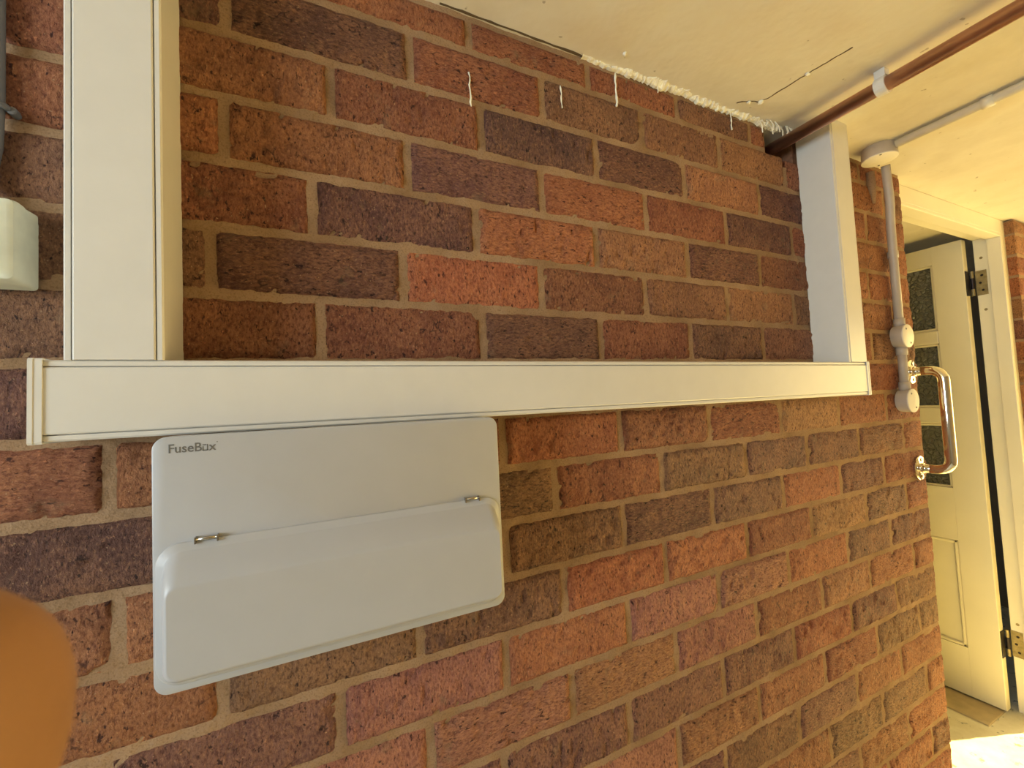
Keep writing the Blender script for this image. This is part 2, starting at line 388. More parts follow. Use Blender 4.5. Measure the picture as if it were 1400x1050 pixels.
# mortar body: full height up to the top course, the top course left open at the pipe hole; its face is trowelled unevenly
add_box(wallF, (XL, 0.008, 0.0), (WEND-0.003, 0.104, ZA-0.028))
add_box(wallF, (XL, 0.008, ZA-0.028), (1.185, 0.104, CEIL))
add_box(wallF, (1.315, 0.008, ZA-0.028), (WEND-0.003, 0.104, CEIL))
add_box(wallF, (1.185, 0.098, ZA-0.028), (1.315, 0.104, CEIL))
def mortar_face(bm, x0, x1, z0, z1, st):
    nx = round((x1-x0)/st); nz = round((z1-z0)/st); g = []
    for j in range(nz+1):
        row = []
        for i in range(nx+1):
            x = x0+(x1-x0)*i/nx; z = z0+(z1-z0)*j/nz
            y = 0.0046+0.0019*noise3(Vector((x*22, 0, z*40)))+0.0012*noise3(Vector((x*90, 5, z*90)))+0.0005*noise3(Vector((x*300, 9, z*300)))
            row.append(bm.verts.new((x, min(max(y, 0.0026), 0.0075), z)))
        g.append(row)
    for a_, b_ in zip(g, g[1:]):
        for i in range(nx): bm.faces.new((a_[i], a_[i+1], b_[i+1], b_[i]))
mortar_face(wallF, -0.25, WEND-0.003, 0.25, ZA-0.028, 0.0065)
mortar_face(wallF, -0.25, 1.185, ZA-0.028, CEIL, 0.0065)
mortar_face(wallF, 1.315, WEND-0.003, ZA-0.028, CEIL, 0.0065)
mortar_face(wallF, XL, -0.25, 0.0, CEIL, 0.05); mortar_face(wallF, -0.25, WEND-0.003, 0.0, 0.25, 0.03)
for f_ in wallF.faces: f_.smooth = True
wallF = bm_obj('wall_front', wallF, 'mortar'); wallF.data.set_sharp_from_angle(angle=math.radians(50)); tag(wallF, 'rustic red brick wall with sandy mortar behind the trunking', None, None, 'structure')
XB0 = -0.62       # bricks left of here are far outside the picture and joined
def lay(parent, x0, x1, z0, z1, tone, deep):
    L = x1-x0; Hh = z1-z0
    if L < 0.012 or Hh < 0.012: return
    d = Vector(((x0+x1)/2, 0, (z0+z1)/2))-CAM; f = d.dot(FWD)
    seen = f > 0.05 and -120 < 700+d.dot(RIGHT)/f*FPX < 1480 and -90 < 525-d.dot(UP)/f*FPX < 1140
    step = (0.0048 if (x0+x1)/2 < 1.2 else 0.0065) if seen else 0.03
    o = link('brick', brick_mesh(L, Hh, 0.1 if deep else 0.05, step), None, parent)
    o.location = ((x0+x1)/2, 0, (z0+z1)/2); o.color = vary(tuple(v*1.09 for v in TONE[tone])); return o
def course_joints(k):
    pts, tones = COURSES.get(k, ([], ''))
    js = [on_y(px, py).x for px, py in pts]; ts = list(tones)
    ph = 0.0 if k % 2 == 0 else MOD/2
    if not js:
        n0 = round((0.7-ph)/MOD); js = [ph+n0*MOD]; ts = [random.choice('orrdbtp'), random.choice('orrdbtp')]
    # fill hidden gaps, then carry the bond on to both sides
    J2, T2 = [js[0]], [ts[0]]
    for a, t in zip(js[1:], ts[1:]):
        g = a-J2[-1]; m = max(1, round(g/MOD)); b0 = J2[-1]
        for i in range(1, m+1): J2.append(b0+g*i/m); T2.append(t if i == m else random.choice('rorbd'))
    T2.append(ts[-1])
    first = True
    while J2[0] > XB0-0.1: J2.insert(0, J2[0]-MOD); T2.insert(0, random.choice('orrdbbt'))
    while J2[-1] < WEND: J2.append(J2[-1]+MOD); T2.append(random.choice('orrbo'))
    return J2, T2
for k in range(0, 23):
    zt = ZA-(k-1)*H-JT/2; zb = ZA-k*H+JT/2
    if k == 0: zt = CEIL-0.010
    js, ts = course_joints(k)
    for i in range(len(js)-1):
        a, b = js[i]+JT/2, js[i+1]-JT/2; tone = ts[i+1]
        if a < XB0-0.12: continue
        end = b > WEND-0.03
        b = min(b, WEND)
        if WEND-b < 0.05 and WEND-b > 1e-6: b = WEND
        if a > WEND-0.03: continue
        if k == 0:
            if a < 1.19 < b or (a < 1.31 and b > 1.19):       # broken away round the pipe hole
                if a < 1.165: lay(wallF, a, 1.182, zb, zt, tone, False)
                if b > 1.36: lay(wallF, 1.33, b, zb, zt, tone, False)
                continue
        if k == 1 and a < 1.27 < b:
            lay(wallF, a, b, zb, zt-0.004, tone, False); continue
        lay(wallF, a, b, zb, zt, tone, end)
far = bmesh.new()
for k in range(0, 23):
    zt = ZA-(k-1)*H-JT/2 if k else CEIL-0.01; zb = ZA-k*H+JT/2
    x = XB0-0.16+(0 if k % 2 == 0 else MOD/2)-MOD
    while x > XL-0.05:
        add_box(far, (max(x, XL+0.001), 0.0, zb), (x+MOD-JT, 0.03, zt)); x -= MOD
far = bm_obj('brick_remainder', far, 'brick', wallF); far.color = lin(TONE['r']); tag(far, None, None, None, 'stuff')
# broken core of the wall showing in the hole
for lo, hi in (((1.184, 0.080, ZA-0.030), (1.316, 0.097, CEIL-0.001)), ((1.184, 0.010, ZA-0.030), (1.316, 0.081, ZA-0.020)), ((1.300, 0.010, ZA-0.022), (1.316, 0.081, CEIL-0.001)), ((1.180, 0.012, ZA-0.022), (1.192, 0.081, CEIL-0.001))):
    box('broken_core', lo, hi, 'core', wallF)
# broken brick stub in the hole
bm = bmesh.new(); add_box(bm, (1.168, 0.012, ZA-0.004), (1.206, 0.06, CEIL-0.022), 0.006, 1)
for v in bm.verts: v.co += Vector((random.uniform(-.004, .004), random.uniform(-.004, .004), random.uniform(-.005, .005)))
bm_obj('brick_stub', bm, 'rubble', wallF)
# white paint runs on the wall
for i, (px, py, n, wd) in enumerate(((840, 100, 0.066, 0.0024), (898, 113, 0.022, 0.0022), (998, 153, 0.042, 0.0022), (641, 100, 0.055, 0.0018), (766, 118, 0.040, 0.0016))):
    p = on_y(px, py); path = []
    for s in range(9): path.append(Vector((p.x+random.uniform(-0.0012, 0.0012), -0.0014, p.z-n*s/8)))
    bm = bmesh.new(); add_tube(bm, path, [wd*(0.4+0.6*random.random()) for _ in path], 6); bm_obj('paint_run', bm, 'plaster', wallF, True)

# ---- brick pier on the far side of the doorway
bmp = bmesh.new(); add_box(bmp, (PIER+0.003, 0.004, 0), (XR, 0.104, CEIL-0.004)); pier = bm_obj('wall_pier', bmp, 'mortar')
tag(pier, 'brick pier beyond the door frame', None, None, 'structure')
for k in range(0, 23):
    zt = ZA-(k-1)*H-JT/2 if k else CEIL-0.008; zb = ZA-k*H+JT/2
    x = PIER if k % 2 == 0 else PIER-MOD/2
    while x < XR-0.02:
        a = max(x, PIER); b = min(x+MOD-JT, XR-0.002)
        lay(pier, a, b, zb, zt, random.choice('orrbdt'), a <= PIER+0.001); x += MOD

# ------------------------------------------------------------------ ceiling damage: crack with lumps, torn plaster edge, hanging flakes
def ribbon(name, pts, wd, th, mat, parent, z):
    bm = bmesh.new(); rows = []
    for i, p in enumerate(pts):
        q = pts[min(i+1, len(pts)-1)]; p0 = pts[max(i-1, 0)]
        t = (Vector(q)-Vector(p0)).normalized(); nrm = Vector((-t.y, t.x, 0)); ww = wd*random.uniform(0.5, 1.3)
        a = Vector(p)+nrm*ww; b = Vector(p)-nrm*ww
        rows.append([bm.verts.new((a.x, a.y, z)), bm.verts.new((b.x, b.y, z)), bm.verts.new((b.x, b.y, z-th)), bm.verts.new((a.x, a.y, z-th))])
    for r, s in zip(rows, rows[1:]):
        for k in range(4): bm.faces.new((r[k], r[(k+1) % 4], s[(k+1) % 4], s[k]))
    bm.faces.new(rows[0][::-1]); bm.faces.new(rows[-1])
    return bm_obj(name, bm, mat, parent)
def wander(a, b, n, s):
    return [Vector(a).lerp(Vector(b), i/n)+Vector((random.uniform(-s, s), random.uniform(-s, s), 0)) for i in range(n+1)]
ribbon('crack_or_gap_shade', wander((1.050, -0.026, 0), (1.100, -0.050, 0), 6, 0.003) + wander((1.104, -0.060, 0), (1.111, -0.135, 0), 8, 0.0015) + wander((1.112, -0.145, 0), (1.122, -0.210, 0), 8, 0.001), 0.0013, 0.0006, 'dark', ceil, CEIL)
for x, y, s in ((1.075, -0.038, 0.005), (1.098, -0.048, 0.006), (1.111, -0.137, 0.005), (0.735, -0.035, 0.004)):
    bm = bmesh.new(); bmesh.ops.create_icosphere(bm, subdivisions=1, radius=s, matrix=Matrix.Translation((x, y, CEIL-0.001)))
    for v in bm.verts: v.co += Vector((random.uniform(-s, s), random.uniform(-s, s), random.uniform(-s, s)))*0.3
    bm_obj('plaster_lump', bm, 'plaster', ceil)
bm = bmesh.new(); rows = []; n = 170
for i in range(n+1):
    x = 0.665+(1.235-0.665)*i/n; amp = min(1.0, 0.35+i/60)
    N = lambda f, q: noise3(Vector((x*f, q, 0.3)))
    wy = (0.0090+0.008*N(24, 1)+0.005*N(110, 2)+random.uniform(-.002, .002))*amp; wz = (0.0058+0.0045*N(34, 3)+0.004*N(130, 4)+random.uniform(-.0018, .0018))*amp
    wy = max(wy, 0.001); wz = max(wz, 0.0012)
    rows.append([bm.verts.new((x, -wy, CEIL+0.002)), bm.verts.new((x, -wy*0.9, CEIL-0.0012-random.random()*0.0012)), bm.verts.new((x, -0.003-random.random()*0.0015, CEIL-wz*0.75-random.random()*0.001)), bm.verts.new((x, -0.0022, CEIL-wz)), bm.verts.new((x, 0.004, CEIL-wz))])
for r, s in zip(rows, rows[1:]):
    for k in range(4): bm.faces.new((r[k], r[k+1], s[k+1], s[k]))
bm_obj('torn_plaster_edge', bm, 'plaster', ceil)
ribbon('crack_or_gap_shade', wander((0.40, -0.0002, 0), (0.668, -0.0004, 0), 22, 0.0007), 0.0018, 0.0014, 'dark', ceil, CEIL)  # dark strip standing in for the shade of the open gap at the wall top
for i in range(13):
    x = 1.155+i*0.0085+random.uniform(-.003, .003); L = random.uniform(0.012, 0.034); sx = random.uniform(-0.010, 0.016)
    bm = bmesh.new(); y = -0.004-random.random()*0.012; wd = random.uniform(0.0015, 0.0035)
    pts = [(x, y, CEIL), (x+sx*0.4, y-0.004, CEIL-L*0.5), (x+sx, y-0.001, CEIL-L)]
    vv = [[bm.verts.new((p[0]-wd*(1-j*0.35), p[1], p[2])), bm.verts.new((p[0]+wd*(1-j*0.35), p[1]-0.0015, p[2]))] for j, p in enumerate(pts)]
    for r, s in zip(vv, vv[1:]): bm.faces.new((r[0], r[1], s[1], s[0]))
    f = bm_obj('paint_flake', bm, 'plaster', ceil)
    f.modifiers.new('thickness', 'SOLIDIFY').thickness = 0.0006

# ------------------------------------------------------------------ door frame and door
fr = thing('trim_1', (2.25, 0.07, 0), 'cream gloss door frame set in the brick opening', None, None, 'structure')
JY0, JY1 = 0.030, 0.112; HB = 1.849
def jamb(x0, x1, s):
    bm = bmesh.new(); add_box(bm, (x0, JY0, 0), (x1, JY1, CEIL-0.0005), 0.002)
    return bm_obj('jamb', bm, 'frame', fr)
jamb(2.662, PIER+0.002, 1); jamb(WEND-0.002, WEND+0.026, -1)
box('head', (WEND+0.026, JY0, HB+0.012), (2.662, JY1, CEIL-0.0005), 'frame', fr, 0.002)
box('door_stop', (2.648, JY0, 0), (2.6625, 0.070, HB), 'frame', fr, 0.002)
box('door_stop', (WEND+0.0255, JY0, 0), (WEND+0.040, 0.070, HB), 'frame', fr, 0.002)
box('door_stop', (WEND+0.040, JY0, HB), (2.6625, 0.070, HB+0.0125), 'frame', fr, 0.002)
for z in (1.785, 1.575, 0.34):
    lathe('plug_hole', (2.6625, 0.092, z), (-1, 0, 0), [(0, 0.0055), (0.0008, 0.005)], 'hinge', fr, 12)
settle(fr)
DX0, DX1, DY0, DY1, DZ0, DZ1 = 2.605, 2.640, 0.126, 0.886, 0.012, 1.866
dr = thing('door_1', (DX1, DY0, 0), 'cream painted part glazed door standing open on its hinges', None, None, 'structure')
SI = 0.222; SO = 0.790
PZ = [(1.512, 1.790), (1.187, 1.455), (0.853, 1.118)]
box('hinge_stile', (DX0, DY0, DZ0), (DX1, SI, DZ1), 'door', dr, 0.002)
box('lock_stile', (DX0, SO, DZ0), (DX1, DY1, DZ1), 'door', dr, 0.002)
box('top_rail', (DX0, SI-0.001, 1.790), (DX1, SO+0.001, DZ1), 'door', dr, 0.0015)
box('lock_rail', (DX0, SI-0.001, 0.638), (DX1, SO+0.001, 0.853), 'door', dr, 0.0015)
box('bottom_rail', (DX0, SI-0.001, DZ0), (DX1, SO+0.001, 0.206), 'door', dr, 0.0015)
box('panel', (DX0+0.010, SI-0.004, 0.200), (DX1-0.010, SO+0.004, 0.642), 'door', dr)
for lo, hi in (((DX0+0.001, SI, 0.206), (DX0+0.012, SI+0.014, 0.638)), ((DX0+0.001, SO-0.014, 0.206), (DX0+0.012, SO, 0.638)), ((DX0+0.001, SI, 0.206), (DX0+0.012, SO, 0.220)), ((DX0+0.001, SI, 0.624), (DX0+0.012, SO, 0.638))):
    bm = bmesh.new(); add_box(bm, lo, hi, 0.004, 1); bm_obj('panel_moulding', bm, 'door', dr)
YM = (SI+SO)/2
box('glazing_bar', (DX0+0.002, YM-0.013, 0.853), (DX1-0.002, YM+0.013, 1.790), 'door', dr, 0.004)
for a, b in ((1.455, 1.512), (1.118, 1.187)):
    box('glazing_bar', (DX0+0.0015, SI-0.001, a), (DX1-0.0015, SO+0.001, b), 'door', dr, 0.006)
for z0, z1 in PZ:
    for y0, y1 in ((SI, YM-0.013), (YM+0.013, SO)):
        box('pane', (2.620, y0-0.002, z0-0.002), (2.624, y1+0.002, z1+0.002), 'pattern_glass', dr)
        for lo, hi in (((DX0+0.004, y0, z0), (2.620, y0+0.009, z1)), ((DX0+0.004, y1-0.009, z0), (2.620, y1, z1)), ((DX0+0.004, y0, z0), (2.620, y1, z0+0.009)), ((DX0+0.004, y0, z1-0.009), (2.620, y1, z1))):
            bm = bmesh.new(); add_box(bm, lo, hi, 0.003, 1); bm_obj('glazing_bead', bm, 'door', dr)
for zc in (1.685, 0.262):
    h = box('hinge', (2.6605, 0.080, zc-0.05), (2.6625, JY1+0.001, zc+0.05), 'hinge', dr, 0.0006)
    k = lathe('knuckle', (2.650, 0.119, zc-0.05), (0, 0, 1), [(0, 0.0055), (0.1, 0.0055)], 'hinge', h, 12)
    lathe('knuckle', (2.650, 0.119, zc-0.022), (0, 0, 1), [(0, 0.0065), (0.044, 0.0065)], 'hingedark', h, 12)
    box('hinge_leaf', (DX0+0.002, DY0-0.002, zc-0.05), (DX1, DY0, zc+0.05), 'hingedark', h)
    for z in (-0.03, 0.0, 0.03): lathe('screw', (2.6605, 0.094+0.006*(z == 0), zc+z), (-1, 0, 0), [(0, 0.0045), (0.001, 0.0035)], 'hingedark', h, 10)
settle(dr)
tag(box('trim_2', (2.465, 0.135, -0.001), (2.660, 0.95, 0.006), 'floor_strip', None, 0.002), 'brown floor strip beneath the open door', None, None, 'structure')  # thin raised strip, browner than the floor around it

# ------------------------------------------------------------------ trunking, 75 x 75 mm
D = 0.075
def trunk(name, p0, p1, label, caps):
    """p0, p1: ends of the run on the wall (x,z), centre line"""
    root = thing(name, (p0[0], 0, p0[1]), label, 'trunking')
    d = Vector((p1[0]-p0[0], 0, p1[1]-p0[1])); L = d.length; d.normalize(); s = Vector((-d.z, 0, d.x))   # s: sideways in the wall plane
    O = Vector((p0[0], 0, p0[1]))
    def prism(nm, poly, a, b, mat, par, bev=0.0):
        bm = bmesh.new(); R0 = [bm.verts.new(O+d*a+s*u+Vector((0, y, 0))) for u, y in poly]; R1 = [bm.verts.new(O+d*b+s*u+Vector((0, y, 0))) for u, y in poly]
        m = len(poly)
        for k in range(m): bm.faces.new((R0[k], R0[(k+1) % m], R1[(k+1) % m], R1[k]))
        bm.faces.new(R0[::-1]); bm.faces.new(R1)
        return bm_obj(nm, bm, mat, par)
    h = D/2; r = 0.0016
    # channel: two sides turned in at the front, back plate
    prism('base', [(-h, 0.0015), (-h, -D+r+0.001), (-h+r, -D+0.001), (-h+0.0055, -D+0.001), (-h+0.0055, -D+0.0045), (h-0.0055, -D+0.0045), (h-0.0055, -D+0.001), (h-r, -D+0.001), (h, -D+r+0.001), (h, 0.0015)], 0, L, 'upvc', root)
    prism('lid', [(-h+0.0067, -D+0.005), (-h+0.0067, -D+0.0008), (-h+0.0080, -D), (h-0.0080, -D), (h-0.0067, -D+0.0008), (h-0.0067, -D+0.005)], 0.0003, L-0.0003, 'upvc', root)
    for e in caps:
        a, b = (-0.0035, 0.0) if e == 0 else (L, L+0.0035)
        c = prism('end_cap', [(-h-0.0018, 0.0), (-h-0.0018, -D-0.0005), (-h, -D-0.002), (h, -D-0.002), (h+0.0018, -D-0.0005), (h+0.0018, 0.0)], a, b, 'upvc', root)
        a2, b2 = (0.0, 0.006) if e == 0 else (L-0.006, L)
        prism('end_cap_lip', [(-h-0.0015, -0.01), (-h-0.0015, -D-0.0003), (-h+0.0005, -D-0.0014), (h-0.0005, -D-0.0014), (h+0.0015, -D-0.0003), (h+0.0015, -0.01), (h, -0.01), (h, -D), (-h, -D), (-h, -0.01)], a2, b2, 'upvc', c)
    settle(root)
    for ch in root.children:
        for g2 in ch.children: g2.matrix_parent_inverse = root.matrix_world.inverted() @ root.matrix_world; 
    return root
ZT0, ZT1 = 1.3120, 1.3085
trunk('cable_trunking', (-0.0215, ZT0), (1.3755, ZT1), 'long horizontal cream plastic trunking with capped ends above the consumer unit', (0, 1))
trunk('cable_trunking', (0.0350, 1.3495), (0.0350, CEIL-0.0005), 'upright cream plastic trunking beside the small white surface box', ())
trunk('cable_trunking', (1.3405, 1.3463), (1.3405, CEIL-0.0005), 'upright cream plastic trunking under the copper pipe near the doorway', ())

# ------------------------------------------------------------------ consumer unit
cu = thing('consumer_unit', (0.244, 0, 1.034), 'white consumer unit with hinged bulging flap below the trunking', 'fuse box')
CX0, CX1, CZ0, CZ1 = 0.0665, 0.4230, 1.0340, 1.2735; YP = -0.095
def rrect(x0, x1, z0, z1, rad, seg=6, rs=None):
    pts = []; rs = rs or (rad,)*4
    for (cx, cz, a0), r in zip(((x1, z1, 0), (x0, z1, 90), (x0, z0, 180), (x1, z0, 270)), rs):
        ccx = cx-r if a0 in (0, 270) else cx+r; ccz = cz-r if a0 in (0, 90) else cz+r
        for k in range(seg+1):
            a = math.radians(a0+90*k/seg); pts.append((ccx+r*math.cos(a), ccz+r*math.sin(a)))
    return pts
def loft(name, loops, mat, parent, cap0=True, cap1=True, ang=30):
    bm = bmesh.new(); rings = [[bm.verts.new((x, y, z)) for x, z in pts] for pts, y in loops]
    n = len(rings[0])
    for a, b in zip(rings, rings[1:]):
        for k in range(n): bm.faces.new((a[k], a[(k+1) % n], b[(k+1) % n], b[k]))
    if cap0: bm.faces.new(rings[0][::-1])
    if cap1: bm.faces.new(rings[-1])
    return sharp(bm_obj(name, bm, mat, parent), ang)
def inset(x0, x1, z0, z1, r, d): return rrect(x0+d, x1-d, z0+d, z1-d, max(r-d, 0.002))
loft('case', [(rrect(CX0+0.004, CX1-0.004, CZ0+0.004, CZ1-0.003, 0.010), 0.0), (rrect(CX0+0.004, CX1-0.004, CZ0+0.004, CZ1-0.003, 0.010), YP+0.016)], 'bodygrey', cu)
fx = [0.0, 0.0008, 0.0025]
loft('front_cover', [(rrect(CX0, CX1, CZ0, CZ1, 0.0125), YP+0.018), (rrect(CX0, CX1, CZ0, CZ1, 0.0125), YP+0.0022), (inset(CX0, CX1, CZ0, CZ1, 0.0125, 0.0006), YP+0.0007), (inset(CX0, CX1, CZ0, CZ1, 0.0125, 0.0020), YP)], 'cover', cu)
FX0, FX1, FZ0, FZ1 = 0.0690, 0.4195, 1.0420, 1.1725
def fl(l, r, b, t, rad): return rrect(FX0+l, FX1-r, FZ0+b, FZ1-t, rad)
lp = [(fl(0, 0, 0, 0, 0.020), YP+0.001), (fl(0, 0, 0, 0, 0.020), YP-0.0022), (fl(0.0008, 0.0008, 0.0008, 0.0008, 0.0195), YP-0.003), (fl(0.006, 0.0050, 0.007, 0.0070, 0.0150), YP-0.0034), (fl(0.0075, 0.0062, 0.0085, 0.0085, 0.0138), YP-0.0050)]
# side walls then rounded shoulders; the top shoulder is a long slope
for u in (0.25, 0.5, 0.72, 0.88, 0.97, 1.0):
    a = u*math.pi/2; s = 1-math.cos(a); y = math.sin(a)
    lp.append((fl(0.0075+0.0068*s, 0.0062+0.0058*s, 0.0085+0.0085*s, 0.0085+0.0195*y+0.007*u*u, 0.0130-0.004*s), YP-0.0050-0.0215*y))
flap = loft('flap', lp, 'cover', cu, True, True, 60)
for xc in (0.1095, 0.3826):
    c = tube('hinge_clip', [(xc-0.009, YP-0.0035, FZ1+0.0012), (xc+0.009, YP-0.0035, FZ1+0.0012)], 0.0019, 'clipmetal', cu, 10)
    for e in (-0.0095, 0.0085): box('clip_end', (xc+e, YP-0.006, FZ1-0.0025), (xc+e+0.0012, YP+0.001, FZ1+0.0036), 'clipmetal', c)
# printed name
def text_mesh(body):
    cu_ = bpy.data.curves.new('t', 'FONT'); cu_.body = body; cu_.size = 1.0; cu_.extrude = 0.0; cu_.offset = 0.012
    o = bpy.data.objects.new('t', cu_); col.objects.link(o); bpy.context.view_layer.update()
    dg = bpy.context.evaluated_depsgraph_get(); me = bpy.data.meshes.new_from_object(o.evaluated_get(dg))
    bpy.data.objects.remove(o); return me
bm = bmesh.new(); x = 0.0
def put(me, x):
    n0 = len(bm.verts); bm.from_mesh(me); bm.verts.ensure_lookup_table(); vs_ = bm.verts[n0:]
    mn = min(v.co.x for v in vs_); 
    for v in vs_: v.co.x += x-mn
    return max(v.co.x for v in vs_)
x = put(text_mesh('F'), 0); x = put(text_mesh('us'), x+0.05); x = put(text_mesh('e'), x+0.06); x = put(text_mesh('B'), x+0.09); sq0 = x+0.05
for lo, hi in (((0, 0.0), (0.40, 0.085)), ((0, 0.44), (0.27, 0.525)), ((0, 0.0), (0.085, 0.36)), ((0.315, 0.0), (0.40, 0.525))):
    v = [bm.verts.new((sq0+a, b, 0)) for a, b in ((lo[0], lo[1]), (hi[0], lo[1]), (hi[0], hi[1]), (lo[0], hi[1]))]; bm.faces.new(v)
x = put(text_mesh('x'), sq0+0.45)
v = [bm.verts.new((x+0.07+0.045*math.cos(k*math.pi/4), 0.66+0.045*math.sin(k*math.pi/4), 0)) for k in range(8)]; bm.faces.new(v)
mw = max(q.co.x for q in bm.verts); mh = max(q.co.y for q in bm.verts); sx = 0.0392/mw; sz = 0.0084/mh
for q in bm.verts: q.co = Vector((0.0800+q.co.x*sx, YP-0.0002, 1.2578+q.co.y*sz))
me = bpy.data.meshes.new('lettering'); bm.to_mesh(me); bm.free(); link('lettering', me, 'ink', cu)
settle(cu)
for ch in cu.children:
    pass

# ------------------------------------------------------------------ copper pipe along the ceiling
pp = thing('copper_pipe', (1.246, -0.9, 1.885), 'bare copper pipe running under the ceiling into the hole in the brickwork', 'pipe')
tube('pipe', [(1.246, 0.082, 1.884), (1.246, YB, 1.884)], 0.0142, 'copper', pp, 20); settle(pp)
pc = thing('pipe_clip', (1.246, -0.20, 1.9), 'milky white plastic clip holding the copper pipe to the ceiling', 'clip')
bm = bmesh.new(); add_tube(bm, [(1.246, -0.190, 1.884), (1.246, -0.208, 1.884)], 0.0178, 20); bm_obj('ring', bm, 'clearclip', pc, False)
box('foot', (1.236, -0.208, 1.898), (1.256, -0.190, CEIL), 'clearclip', pc, 0.001); settle(pc)

# ------------------------------------------------------------------ conduit and round boxes near the doorway
cc = thing('ceiling_conduit', (1.570, -0.6, 1.9), 'pale painted conduit running along the ceiling from the round box', 'conduit')
tube('tube', [(1.570, -0.090, 1.9035), (1.568, -0.5, 1.9035), (1.570, YB, 1.9035)], 0.0102, 'lid', cc)
tube('coupler', [(1.569, -0.243, 1.9035), (1.569, -0.262, 1.9035)], 0.0128, 'lid', cc); settle(cc)
def jbox(c, axis, r, dp, label, scr):
    c = Vector(c); ax = Vector(axis); root = thing('junction_box', c, label, 'junction box')
    lathe('body', c, ax, [(0, r-0.002), (dp*0.4, r), (dp, r)], 'conduit', root)
    l = lathe('lid', c, ax, [(dp, r), (dp+0.0006, r+0.0006), (dp+0.0026, r+0.0006), (dp+0.0034, r-0.001)], 'lid', root)
    u = Vector((0, 0, 1)) if abs(ax.z) < 0.9 else Vector((0.6, 0.8, 0)); 
    for s in (-1, 1):
        q = c+ax*(dp+0.0032)+(u*scr[1]+Vector((1, 0, 0))*scr[0])*s*(r*0.72)
        lathe('screw', q, ax, [(0, 0.0028), (0.0009, 0.0024)], 'screw', root, 10)
    settle(root); return root
jbox((1.572, -0.052, CEIL), (0, 0, -1), 0.0375, 0.030, 'round conduit box fixed under the ceiling where the conduits meet', (0.7, 0.7))
b1 = (1.697, 0.0, 1.4235); b2 = (1.694, 0.0, 1.2450)
jbox(b1, (0, -1, 0), 0.0315, 0.027, 'upper round conduit box on the brick wall, conduit entering above and below', (-0.45, 0.85))
jbox(b2, (0, -1, 0), 0.0315, 0.027, 'lower round conduit box at the foot of the wall conduit beside the grab rail', (-0.45, 0.85))
vc = thing('wall_conduit', (1.70, -0.012, 1.45), 'pale bent conduit dropping down the brick wall to the upper round box', 'conduit')
pth = round_path([(1.640, -0.036, 1.890), (1.672, -0.026, 1.800), (1.684, -0.018, 1.735), (1.694, -0.0135, 1.62), (1.697, -0.0125, 1.440)], 0.15)
tube('tube', pth, 0.0103, 'conduit', vc)
tube('coupler', [(1.694, -0.0133, 1.664), (1.6942, -0.0132, 1.646)], 0.0124, 'conduit', vc)
tube('box_spout', [(1.697, -0.0125, 1.474), (1.697, -0.0125, 1.450)], 0.0128, 'conduit', vc)
settle(vc)
vd = thing('wall_conduit', (1.695, -0.012, 1.33), 'short pale conduit joining the two round boxes on the brick wall', 'conduit')
tube('tube', [(1.6965, -0.0125, 1.396), (1.6945, -0.0125, 1.272)], 0.0103, 'conduit', vd)
tube('box_spout', [(1.6965, -0.0125, 1.394), (1.6963, -0.0125, 1.372)], 0.0128, 'conduit', vd)
tube('box_spout', [(1.6949, -0.0125, 1.297), (1.6946, -0.0125, 1.274)], 0.0128, 'conduit', vd); settle(vd)
# mortar daub left where an old pipe went up beside the conduit
bm = bmesh.new(); add_tube(bm, [(1.632, -0.002, 1.885), (1.636, -0.003, 1.84), (1.645, -0.001, 1.80)], [0.012, 0.011, 0.004], 9); bm_obj('mortar_daub', bm, 'mortar', wallF, True)

# ------------------------------------------------------------------ grab rail
gr = thing('grab_rail', (1.768, 0, 1.19), 'polished chrome grab rail on the brick wall at the doorway edge', 'grab rail')
zb_, zt_ = 1.0510, 1.3255; GX = 1.768; GY = -0.069
tube('rail', round_path([(GX, -0.004, zb_), (GX, GY, zb_), (GX, GY, zt_), (GX, -0.004, zt_)], 0.052, 10), 0.0128, 'chrome', gr, 24)
for z in (zb_, zt_):
    fl_ = lathe('flange', (GX, 0.001, z), (0, -1, 0), [(0, 0.034), (0.0045, 0.034), (0.0065, 0.031), (0.0068, 0.018), (0.009, 0.0142), (0.012, 0.0136)], 'chrome', gr)
    for s in (-1, 1): lathe('screw', (GX, -0.0062, z+s*0.0235), (0, -1, 0), [(0, 0.0052), (0.0015, 0.0042)], 'clipmetal', fl_, 12)
settle(gr)

# ------------------------------------------------------------------ cable, clip and surface box at the other side
cb = tube('cable', [(-0.0775, -0.006, CEIL-0.001), (-0.0775, -0.006, 1.72), (-0.0772, -0.006, 1.62), (-0.0785, -0.006, 1.575), (-0.083, -0.008, 1.535), (-0.088, -0.012, 1.505)], 0.0056, 'cable')
tag(cb, 'grey sheathed cable clipped to the bricks above the small surface box', 'cable')
ck = thing('cable_clip', (-0.0772, 0, 1.62), 'small grey clip holding the cable on the mortar joint', 'clip')
bm = bmesh.new(); add_tube(bm, [(-0.0855, 0.001, 1.6185), (-0.0850, -0.010, 1.6185), (-0.0805, -0.0135, 1.6185), (-0.0745, -0.0135, 1.6180), (-0.0700, -0.010, 1.6165), (-0.0680, 0.001, 1.6150)], 0.0032, 8); bm_obj('saddle', bm, 'cable', ck, True)
lathe('nail', (-0.0665, 0.002, 1.6150), (0, -1, 0), [(0, 0.0042), (0.009, 0.0042), (0.010, 0.003)], 'cable', ck, 12); settle(ck)
sb = thing('surface_box', (-0.092, 0, 1.43), 'small white surface mounted electrical box under the grey cable', 'electrical box')
bx0, bx1, bz0, bz1 = -0.1360, -0.0495, 1.4300, 1.5110
loft('back_box', [(rrect(bx0, bx1, bz0, bz1, 0.004), 0.001), (rrect(bx0+0.001, bx1-0.0005, bz0+0.001, bz1-0.001, 0.005), -0.0215)], 'switchbox', sb)
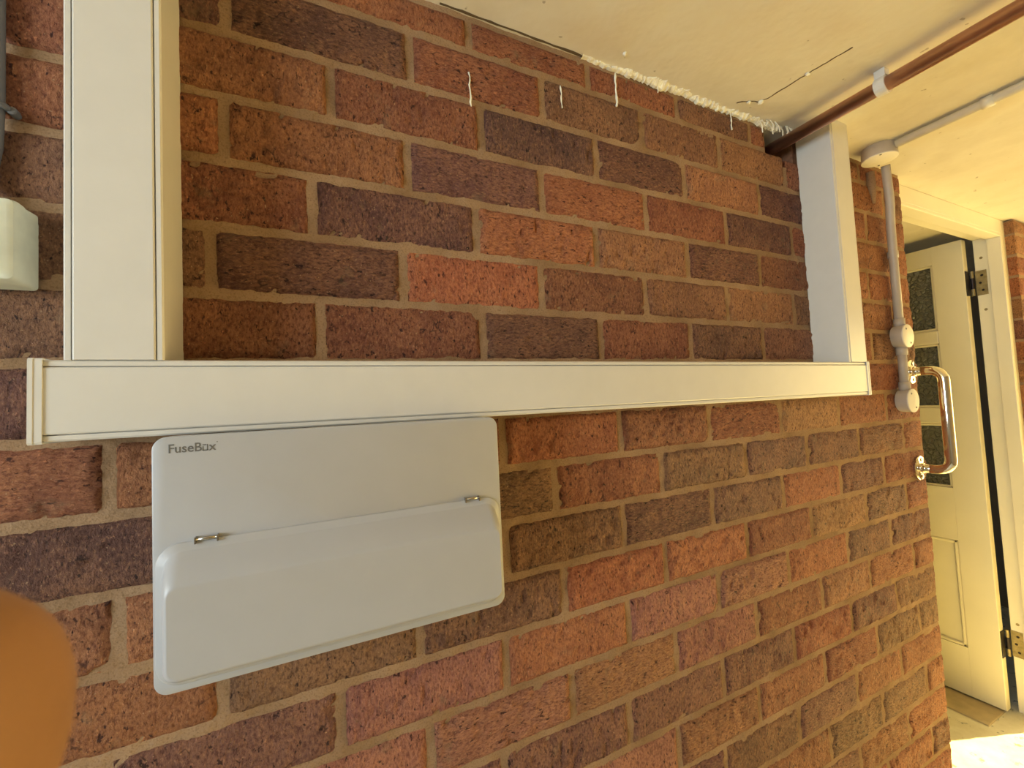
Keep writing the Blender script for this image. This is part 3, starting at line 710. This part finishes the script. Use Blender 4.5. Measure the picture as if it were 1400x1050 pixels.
loft('face_plate', [(rrect(bx0, bx1, bz0, bz1, 0.005), -0.0215), (rrect(bx0, bx1, bz0, bz1, 0.005), -0.031), (rrect(bx0+0.0015, bx1-0.0015, bz0+0.0015, bz1-0.0015, 0.005), -0.0385), (rrect(bx0+0.005, bx1-0.005, bz0+0.005, bz1-0.005, 0.004), -0.0405)], 'switchbox', sb)
box('rocker', (-0.101, -0.0445, 1.456), (-0.085, -0.040, 1.486), 'switchbox', sb, 0.001); settle(sb)

# ------------------------------------------------------------------ the photographer's hand beside the lens: one fingertip reaches into view
def cam_pt(r, u, f): return CAM + RIGHT*r + UP*u + FWD*f
def hand():
    me = bpy.data.meshes.new('hand'); V, E, Rr = [], [], []
    def add(p, r, prev=None):
        V.append(tuple(p)); Rr.append(r); i = len(V)-1
        if prev is not None: E.append((prev, i))
        return i
    # index fingertip: centre about 28 mm in front of the lens plane, low and to the side
    DPT = 0.0250; k = DPT/FPX; TIPX, TIPY = 20, 1130
    tip = Vector(((TIPX-700)*k, (525-TIPY)*k, DPT))
    P = lambda r, u, f: cam_pt(r, u, f)
    wrist = add(P(-0.150, -0.085, -0.030), 0.026); fore = add(P(-0.235, -0.150, -0.070), 0.032, wrist); add(P(-0.33, -0.23, -0.12), 0.038, fore)
    palm = add(P(-0.122, -0.060, -0.012), 0.022, wrist)
    k1 = add(P(-0.094, -0.028, 0.004), 0.0125, palm)
    a = add(P(tip.x-0.038, tip.y+0.004, 0.016), 0.0118, k1); b = add(P(tip.x-0.014, tip.y+0.002, DPT-0.002), 0.0140, a); add(P(tip.x-0.0005, tip.y, DPT), 0.0135, b)
    for (ru, fo, l) in ((-0.046, 0.012, 1.0), (-0.064, 0.014, 0.92), (-0.082, 0.012, 0.75)):
        q = add(P(-0.100, ru, fo-0.006), 0.0115, palm); q = add(P(-0.100+0.030*l, ru-0.004, fo+0.004), 0.0094, q)
        q = add(P(-0.100+0.040*l, ru-0.006, fo-0.018), 0.0086, q); add(P(-0.100+0.026*l, ru-0.007, fo-0.030), 0.0078, q)
    t0 = add(P(-0.124, -0.058, -0.040), 0.0140, wrist); t1 = add(P(-0.094, -0.046, -0.044), 0.0108, t0); add(P(-0.068, -0.040, -0.040), 0.0090, t1)
    me.from_pydata(V, E, []); o = bpy.data.objects.new('hand', me); col.objects.link(o)
    md = o.modifiers.new('skin', 'SKIN'); md.use_smooth_shade = True
    for i, sv in enumerate(me.skin_vertices[0].data): sv.radius = (Rr[i], Rr[i]); sv.use_root = (i == 0)
    sub = o.modifiers.new('sub', 'SUBSURF'); sub.levels = 3; sub.render_levels = 3
    bpy.context.view_layer.update(); dg = bpy.context.evaluated_depsgraph_get()
    m2 = bpy.data.meshes.new_from_object(o.evaluated_get(dg)); bpy.data.objects.remove(o)
    h = link('hand', m2, 'skin', None, True); m2.name = 'hand'
    tag(h, 'bare hand held close to the lens with one blurred fingertip showing', 'hand')
    return h
hand()
